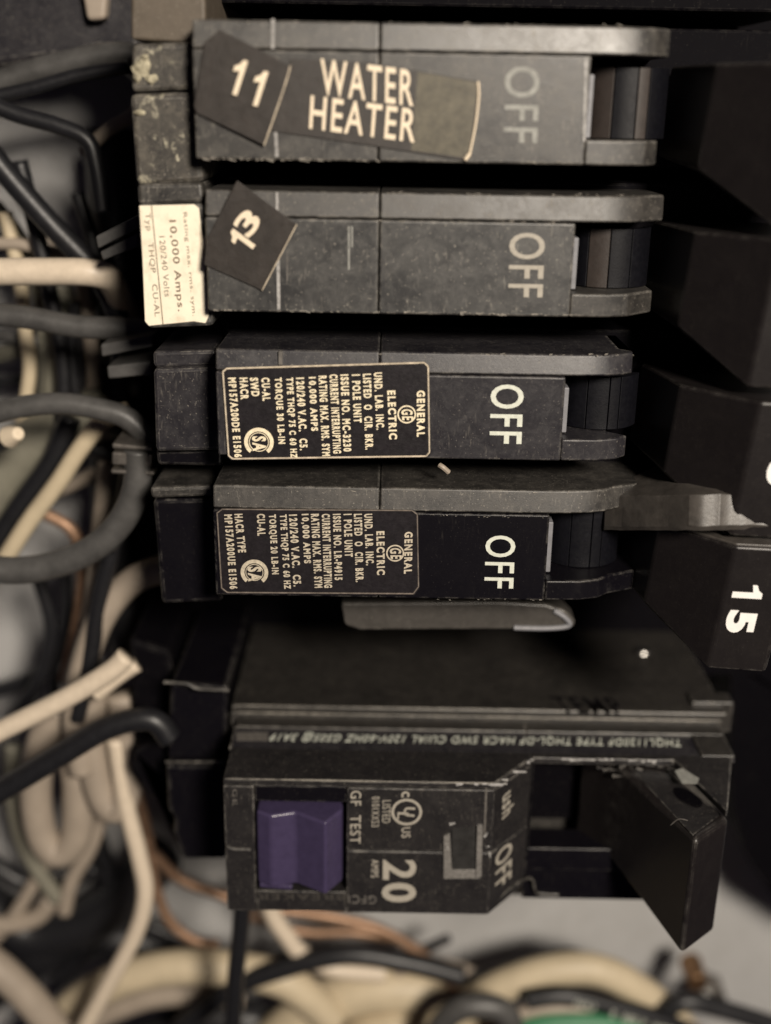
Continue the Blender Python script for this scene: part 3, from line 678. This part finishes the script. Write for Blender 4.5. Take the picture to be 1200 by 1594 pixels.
# writing in the groove, upside down
pg = Vector((0, 0, zt-0.55)); ng = Vector((0, 0, 1)); HG = lambda a, b_: hit(a, b_, pg, ng)
gr = text3('rating_text', 'THQL1120DF TYPE THQL-DF HACR SWD CU/AL 120V-60HZ G505@ 3A19', HG(1060, 1148), HG(427, 1139), HG(1060, 1163), OFFW, b5, 0.05, 0.01)
MB().ext([HG(368, 1140)+ng*.05, HG(417, 1140)+ng*.05, HG(417, 1153)+ng*.05, HG(368, 1153)+ng*.05], [HG(368, 1140)-ng*.1, HG(417, 1140)-ng*.1, HG(417, 1153)-ng*.1, HG(368, 1153)-ng*.1]).make('rubbed_print', DIMP, b5)
pt = Vector((0, 0, zl)); HT = lambda a, b_: hit(a, b_, pt, ng)
_r = HT(1000, 1014); mb = MB(); mb.cyl(_r-ng*.2, ng, 2.1, 1.7, .9, 18); mb.make('rivet', STEEL, b5, 0.3)
text3('raised_word', 'TEMP', HT(874, 1110), HT(978, 1113), HT(853, 1084), DEEP, b5, 0.06, 0.01)
# left end: terminal blocks stepping down
MB().plate(pixpoly([(262, 1070), (352, 1076), (352, 1192), (258, 1190)], -22), -66, -24).make('terminal_block', BLACK, b5, 0.8)
MB().plate(pixpoly([(258, 1192), (352, 1192), (352, 1338), (285, 1338), (270, 1296), (272, 1275), (262, 1262)], -20), -66, -20).make('terminal_block', BLACK, b5, 0.8)
MB().plate(pixpoly([(200, 1185), (262, 1150), (262, 1262), (282, 1340), (340, 1338), (345, 1320), (284, 1300), (218, 1245), (198, 1215)], -26), -66, -30).make('terminal_skirt', DEEP, b5, 0.8)
MB().plate(pixpoly([(196, 1000), (260, 1020), (268, 1048), (262, 1190), (206, 1190), (200, 1080)], -34), -66, -36).make('terminal_clamp', DEEP, b5, 1.2)
mb = MB(); tube(mb, [P(255, 1062, -20), P(290, 1064, -20), P(310, 1072, -20), P(356, 1074, -20)], 0.35, 8); tube(mb, [P(258, 1186, -20), P(350, 1186, -19)], 0.25, 8)
tube(mb, [P(354, 1316, 0.2), P(362, 1321, 0.2), P(390, 1322, 0)], 0.35, 8)
mb.make('moulding_edge', GSIDE, b5)

# ================================================================== TERMINAL LUGS AT THE LEFT
def lug(label, pts_list, h, m_=DULLS):
    cx, cy = pts_list[0][0]
    t = thing('terminal_lug', label, 'terminal', P(cx, cy, h), 'wire terminals at the left ends of the breakers')
    for pts in pts_list: MB().plate(pixpoly(pts, h), h-10, h).make('lug_plate', m_, t, 0.4)
    c = pts_list[0]; mx = sum(p_[0] for p_ in c)/len(c); my = sum(p_[1] for p_ in c)/len(c)
lug('dark metal lug pointing left beside the paper label', [[(148, 368), (216, 334), (216, 356), (152, 388)], [(155, 392), (216, 362), (216, 384), (160, 406)]], -26, WIREG)
lug('dark metal lug just below the paper label', [[(156, 536), (238, 522), (238, 540), (158, 556)], [(166, 570), (236, 562), (236, 584), (168, 590)]], -26, WIREG)
lug('metal lug with two pale bars left of the bright rating label', [[(174, 690), (236, 696), (236, 703), (174, 699)], [(174, 704), (236, 707), (236, 728), (174, 724)], [(172, 731), (240, 734), (240, 741), (172, 738)]], -22)
# ================================================================== WIRES AND CABLES
def wire(name, label, cat, pts, r, mat, h=None, flat=1.0, group=None, caps=False, wob=0.0):
    ps = [P(*(q_ if len(q_) == 3 else (*q_, h))) for q_ in pts]
    mb = MB(); tube(mb, ps, r, 16, flat, 10, wob)
    o = mb.make(name, mat, None, smooth=True)
    o['label'] = label; o['category'] = cat
    if group: o['group'] = group
    return o
GW = 'loose wires at the left of the panel'; GB = 'cables across the bottom of the panel'
wire('cream_wire', 'straight cream wire running level in from the left edge above mid height', 'wire', [(-80, 424), (60, 423), (150, 426), (178, 446, -42), (200, 500, -60)], 2.6, WIREW, -36, group=GW)
wire('black_wire', 'thick black wire slanting down behind the level cream wire', 'wire', [(-60, 180), (10, 270), (80, 350), (150, 425), (185, 500), (190, 580)], 2.3, WIREK, -48, group=GW)
wire('black_wire', 'black wire crossing the upper left grey gap', 'wire', [(-60, 140), (20, 176), (90, 196), (135, 218), (150, 260), (160, 330)], 1.6, WIREK, -46, group=GW)
wire('grey_wire', 'dusty grey wire at the top left, above the crossing black wire', 'wire', [(-60, 150), (30, 118), (110, 96), (190, 84), (230, 100)], 2.3, WIREG, -52, group=GW)
wire('black_wire', 'thin black wire hugging the grey one at the top left', 'wire', [(-60, 160), (40, 140), (120, 118), (200, 104)], 1.3, WIREK, -48, group=GW)
wire('brown_wire', 'dim brown wire rising to the painted terminal block at top left', 'wire', [(130, 240), (165, 205), (205, 180), (230, 150)], 1.3, CABLE2, -55, group=GW)
wire('grey_wire', 'dark grey wire running level below the cream one', 'wire', [(-60, 486), (40, 494), (120, 508), (200, 512), (240, 520)], 2.2, WIREG, -34, group=GW)
wire('grey_wire', 'grey wire arching level with the bright rating label', 'wire', [(-60, 660), (20, 636), (90, 628), (150, 636), (200, 652), (236, 690)], 2.1, WIREG, -28, group=GW)
wire('grey_wire', 'fat grey wire bending up to the dull rating label breaker', 'wire', [(-60, 878), (20, 888), (90, 878), (150, 850), (190, 810), (212, 760), (215, 700)], 2.7, WIREG, -24, group=GW)
wire('cream_wire', 'cream wire end slanting up to the left of the big breaker', 'wire', [(-80, 1180), (0, 1138), (100, 1088), (170, 1046), (196, 1022)], 2.1, WIREW, -24, group=GW)
wire('black_wire', 'black wire slanting up beneath the cream wire end', 'wire', [(-80, 1275), (0, 1232), (90, 1178), (170, 1132), (235, 1120), (265, 1150)], 2.4, WIREK, -22, group=GW)
wire('cream_wire', 'short cream wire end poking out beside the longer slanted one', 'wire', [(150, 1080), (185, 1052), (212, 1034)], 1.7, WIREW, -30, group=GW)
wire('sheathed_cable', 'beige cable loop hanging lowest at the left', 'cable', [(96, 1100), (68, 1150), (56, 1230), (66, 1300), (92, 1326), (118, 1300), (122, 1230), (118, 1160), (140, 1080)], 3.7, CABLE2, -46, group=GW)
wire('sheathed_cable', 'beige cable looping right beside the lowest hanging loop', 'cable', [(150, 1040), (140, 1130), (150, 1210), (168, 1252), (190, 1250), (200, 1180), (190, 1080)], 3.5, CABLE2, -42, group=GW)
wire('sheathed_cable', 'long beige cable curving down from the insulating base past the loops', 'cable', [(270, 880), (210, 902), (165, 950), (135, 1020), (118, 1110), (128, 1200)], 3.0, CABLE2, -40, group=GW)
wire('cream_wire', 'cream wire sweeping down left of the big breaker to the bottom edge', 'wire', [(180, 1150), (196, 1250), (216, 1330), (226, 1390), (212, 1450), (170, 1530), (120, 1620)], 2.0, WIREW, -40, group=GW)
wire('copper_wire', 'bare copper wire behind the sweeping cream wire', 'wire', [(205, 1200), (228, 1290), (240, 1370), (262, 1430), (300, 1462), (340, 1470)], 1.3, COPPER, -58, group=GB)
wire('copper_wire', 'bare copper wire passing behind the corner of the big breaker', 'wire', [(240, 1330), (280, 1368), (340, 1392), (400, 1410), (520, 1428), (600, 1450), (660, 1490), (715, 1548)], 1.4, COPPER, -64, group=GB)
wire('copper_wire', 'thin copper wire crossing low under the purple button', 'wire', [(390, 1425), (470, 1450), (560, 1452), (640, 1470), (700, 1530), (735, 1580)], 1.2, COPPER, -70, group=GB)
wire('sheathed_cable', 'fat cream cable curving up from the bottom left corner', 'cable', [(30, 1660), (110, 1570), (190, 1524), (270, 1506), (360, 1508), (450, 1530), (520, 1590)], 4.6, CABLE, -60, group=GB)
wire('sheathed_cable', 'second cream cable tucked under the fat curved one', 'cable', [(60, 1680), (130, 1600), (220, 1556), (300, 1546), (380, 1552)], 3.2, CABLE2, -68, group=GB)
wire('sheathed_cable', 'pale beige cable cutting the bottom left corner', 'cable', [(-60, 1470), (0, 1510), (60, 1570), (110, 1640)], 4.0, CABLE2, -46, group=GB)
wire('sheathed_cable', 'widest pale cream cable rising from the bottom edge at centre', 'cable', [(360, 1690), (450, 1600), (540, 1548), (640, 1540), (720, 1570), (780, 1640)], 6.4, CABLE, -66, group=GB)
wire('sheathed_cable', 'pale cream cable just below the widest one', 'cable', [(480, 1720), (560, 1620), (660, 1600), (760, 1640)], 6.0, CABLE, -62, group=GB)
wire('sheathed_cable', 'cream cable arching across the lower right to the edge', 'cable', [(690, 1600), (760, 1545), (850, 1512), (930, 1510), (1000, 1545), (1060, 1600), (1110, 1670)], 4.3, CABLE, -62, group=GB)
wire('black_wire', 'blurred black wire resting above the arching cream cable', 'wire', [(640, 1570), (740, 1530), (820, 1502), (880, 1490), (905, 1496)], 2.6, WIREK, -68, group=GB)
wire('black_wire', 'black wire passing between the fat cable and the widest cream cable', 'wire', [(280, 1600), (360, 1540), (440, 1508), (540, 1486), (640, 1500), (720, 1520)], 2.6, WIREK, -56, group=GB)
wire('black_wire', 'slim black wire under the copper one, below the purple button', 'wire', [(230, 1440), (330, 1478), (420, 1490), (540, 1475), (620, 1488), (700, 1460)], 1.3, WIREK, -72, group=GB)
wire('white_wire', 'bright white wire curling under the big breaker', 'wire', [(415, 1395), (425, 1425), (445, 1455), (470, 1485), (520, 1508), (600, 1515)], 2.3, WIREW, -58, group=GB)
wire('black_wire', 'black wire dropping straight from the bottom of the big breaker', 'wire', [(378, 1390), (374, 1450), (366, 1530), (360, 1640)], 2.0, WIREK, -30, group=GB)
wire('black_wire', 'thick black cable end blurred at the bottom beside the green wire', 'wire', [(660, 1640), (700, 1580), (745, 1565), (790, 1580), (800, 1640)], 3.0, WIREG, -44, group=GB)
wire('green_wire', 'green wire at the bottom edge', 'wire', [(760, 1640), (820, 1602), (890, 1592), (970, 1600), (1050, 1640)], 3.0, GREEN, -56, group=GB)
wire('grey_wire', 'pale grey wire curving over the green one', 'wire', [(720, 1630), (780, 1590), (850, 1570), (930, 1578), (1000, 1600)], 1.8, CABLE2, -58, group=GB)
pw = wire('black_wire', 'black wire with white printing at the bottom right', 'wire', [(820, 1556), (880, 1550), (960, 1568), (1040, 1592), (1120, 1630)], 2.4, WIREK, -54, group=GB)
text3('printed_text', '(UL)', P(893, 1566, -51.5), P(925, 1573, -51.5), P(896, 1556, -51.5), OFFW, pw, 0.1, 0.03)
text3('printed_text', 'E  600 V  AWG', P(950, 1583, -51.5), P(1046, 1612, -51.5), P(954, 1572, -51.5), OFFW, pw, 0.1, 0.03)
wire('sage_cable', 'fat sage grey cable at the left edge above the fat grey wire', 'cable', [(-60, 860), (-10, 760), (40, 700), (110, 660), (170, 640)], 6.0, SAGE, -60, group=GW)
L = [
 ('cream_wire', 'pale cream wire slanting up beside the sage cable', [(-10, 900), (40, 820), (90, 752), (124, 700), (160, 655), (200, 640)], 1.9, CABLE, -44),
 ('grey_wire', 'dark grey wire lying along the sage cable', [(-30, 880), (30, 790), (80, 720), (110, 650)], 2.3, WIREK, -50),
 ('cream_wire', 'cream wire hanging down from the level cream wire at the left edge', [(8, 330), (30, 430), (40, 520), (46, 580), (30, 680)], 1.5, CABLE, -60),
 ('grey_wire', 'greyish wire second from the left edge behind the level wires', [(-10, 320), (40, 390), (66, 480), (74, 600), (60, 700)], 1.9, SAGE, -66),
 ('brown_wire', 'brown wire slanting behind the thick black one', [(28, 300), (70, 370), (104, 450), (124, 540)], 1.5, CABLE2, -68),
 ('tan_wire', 'tan wire glimpsed between the two level wires near the lugs', [(128, 440), (140, 520), (146, 600), (130, 680), (100, 740)], 1.6, CABLE2, -62),
 ('grey_wire', 'upright light grey wire in the middle of the left bundle', [(96, 440), (90, 540), (84, 620), (96, 700)], 2.4, SAGE, -64),
 ('copper_wire', 'short copper wire showing below the sage cable', [(70, 800), (112, 826), (128, 880), (122, 960), (100, 1060)], 1.4, COPPER, -58),
 ('tan_wire', 'tan wire rising to the metal lug with two pale bars', [(165, 720), (158, 790), (150, 860), (138, 960), (110, 1060)], 1.7, CABLE2, -50),
 ('black_wire', 'black wire hanging behind the fat grey one', [(200, 740), (178, 840), (156, 930), (140, 1030), (120, 1120)], 1.8, WIREK, -38),
 ('grey_wire', 'grey wire curling up right of the fat grey wire', [(240, 690), (222, 740), (205, 800), (170, 850)], 1.6, WIREG, -34),
 ('brown_wire', 'brown-grey wire under the loops at the lower left', [(76, 1330), (50, 1380), (10, 1440), (-40, 1490)], 1.8, CABLE2, -62),
 ('brown_wire', 'brown-grey wire hanging between the two cable loops', [(165, 1250), (140, 1320), (112, 1370), (100, 1420)], 1.9, CABLE2, -60),
 ('pink_beige_wire', 'short pinkish beige wire end at the lower left', [(80, 1400), (60, 1425), (30, 1436), (-20, 1440)], 2.4, CABLE2, -62),
 ('black_wire', 'fat black wire added to stand for the shadow under the loops', [(-60, 1380), (40, 1450), (120, 1440), (190, 1400), (250, 1330)], 6.5, WIREK, -74),  # this and the next fat black wires are added to darken shadowed gaps
 ('black_wire', 'fat black wire added as shade near the bottom left under the cream cables', [(-40, 1560), (80, 1480), (180, 1460), (300, 1500)], 6.0, WIREK, -82),
 ('black_wire', 'fat black wire added as shade along the bottom edge at left', [(180, 1640), (300, 1590), (400, 1590), (470, 1640)], 5.5, WIREK, -74),
 ('black_wire', 'fat black wire added to stand for the shadow beside the lugs', [(170, 200), (178, 360), (184, 520), (176, 700), (186, 900), (214, 1020)], 5.5, WIREK, -72),
]
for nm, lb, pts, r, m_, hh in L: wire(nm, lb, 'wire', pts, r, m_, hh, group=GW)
# the denser tangle further back, each wire its own
tints = [('black_wire', WIREK), ('grey_wire', WIREG), ('tan_wire', CABLE2), ('black_wire', WIREK), ('grey_wire', SAGE), ('black_wire', WIREK)]
back = [
 ((30, 250), (70, 420), (100, 600), (70, 760), 1.7, 'rearmost wire behind the straight cream one, nearest its left half'),
 ((120, 300), (150, 420), (120, 560), (150, 690), 1.5, 'rear wire passing behind the end of the straight cream one'),
 ((-30, 560), (60, 540), (140, 560), (220, 610), 1.9, 'rear wire crossing under the lug below the paper label'),
 ((-30, 600), (40, 590), (130, 600), (210, 650), 1.4, 'rear wire just above the grey arch'),
 ((10, 700), (80, 690), (150, 700), (225, 735), 2.0, 'rear wire sloping to the lug with two pale bars'),
 ((-30, 760), (60, 770), (140, 740), (210, 690), 1.6, 'rear wire crossing the sage cable'),
 ((180, 760), (190, 860), (170, 960), (190, 1040), 1.8, 'rear wire dropping beside the fourth breaker'),
 ((60, 900), (80, 980), (60, 1060), (20, 1120), 1.7, 'rear wire edging the lower grey gap'),
 ((100, 880), (104, 960), (84, 1040), (90, 1120), 1.5, 'rear wire right of the lower grey gap'),
 ((-30, 1080), (40, 1060), (110, 1010), (180, 960), 1.9, 'rear wire above the cream slanted wire'),
 ((20, 1160), (20, 1240), (40, 1320), (90, 1400), 2.0, 'rear wire left of the lowest cable loop'),
 ((-30, 1330), (30, 1370), (90, 1380), (150, 1350), 2.2, 'rear wire crossing beneath the lowest loop'),
 ((150, 1300), (170, 1380), (150, 1460), (90, 1530), 2.4, 'rear wire in the dark patch beside the sweeping cream wire'),
 ((-30, 380), (30, 380), (90, 395), (160, 415), 1.3, 'rear wire hugging the top of the straight cream one'),
 ((-30, 520), (50, 530), (120, 545), (200, 560), 1.3, 'rear wire under the level dark grey one'),
 ((60, 470), (50, 560), (66, 640), (50, 720), 1.3, 'rear upright wire left of the light grey one'),
 ((118, 470), (112, 560), (120, 640), (108, 730), 1.3, 'rear upright wire right of the light grey one'),
 ((500, 1640), (560, 1590), (640, 1500), (700, 1520), 1.6, 'rear wire between the pale cables at the bottom centre'),
 ((560, 1500), (640, 1500), (720, 1512), (780, 1560), 2.2, 'rear wire meeting the fat cables at the bottom centre'),
 ((1000, 1600), (1060, 1560), (1120, 1570), (1220, 1600), 2.4, 'rear wire in the bottom right corner'),
]
for i, (a_, b_, c_, d_, r, lb) in enumerate(back):
    nm, m_ = tints[(i*5+i//4) % 6]
    if i in (17, 18): nm, m_ = 'brown_wire', CABLE2
    col_ = {'black_wire': 'black ', 'grey_wire': 'dull grey ', 'tan_wire': 'dim tan ', 'brown_wire': 'brownish '}[nm]
    wire(nm, col_+lb, 'wire', [a_, b_, c_, d_], r, m_, -56-(i*7) % 22, group=GW if a_[0] < 400 else GB)
# dark cover in the upper left corner
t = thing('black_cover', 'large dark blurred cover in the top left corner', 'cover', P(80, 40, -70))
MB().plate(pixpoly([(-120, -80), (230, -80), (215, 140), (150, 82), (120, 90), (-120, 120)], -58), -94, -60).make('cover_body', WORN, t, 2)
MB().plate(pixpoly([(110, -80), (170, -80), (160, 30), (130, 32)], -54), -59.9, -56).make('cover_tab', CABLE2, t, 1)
# grounding screw group at lower right
t = thing('ground_screw', 'small silver screw in a brass collar at the lower right', 'screw', P(1092, 1520, -80))
mb = MB(); mb.cyl(P(1074, 1496, -80), V(0, 1, 0), 3.2, 2.8, 9, 20); mb.make('brass_collar', BRASS, t, 0.5)
mb = MB(); mb.cyl(P(1100, 1530, -90), V(0, 1, 0), 4.4, 4.2, 7, 8); mb.make('screw_block', DULLS, t, 0.8)
mb = MB(); mb.cyl(P(1096, 1536, -83), V(0, 1, 0), 2.2, 1.4, 4, 20); mb.make('screw_head', STEEL, t, 0.8)
# bright stripped wire end at left
t = thing('wire_tip', 'bright stripped wire tip at the left edge above the sage cable', 'wire end', P(22, 672, -30))
mb = MB(); mb.cyl(P(14, 680, -34), Vector((.7, -.6, .35)), 2.4, 1.3, 4.0, 10); mb.make('cut_tip', CREAM, t, 0.4)
mb = MB(); tube(mb, [P(-70, 720, -44), P(-20, 700, -40), P(16, 680, -34)], 1.8, 10); mb.make('insulation', WIREK, t)
# dark neighbouring breaker above the frame and handles fill
t = thing('breaker_above', 'black breaker body cut off by the top edge of the picture', 'circuit breaker', P(650, -60, -30))
MB().box(-31, 69, zpx(8, -24), zpx(-170, -12), -62, -26).make('housing', DEEP, t, 0.6)
# fleck of lint in the gap under breaker 3
mb = MB(); tube(mb, [P(684, 724, -2), P(690, 728, -1.6), P(698, 735, -2)], 0.45, 8); o = mb.make('lint_fleck', CABLE2); o['label'] = 'tiny beige fleck in the gap below the bright rating label'; o['category'] = 'debris'
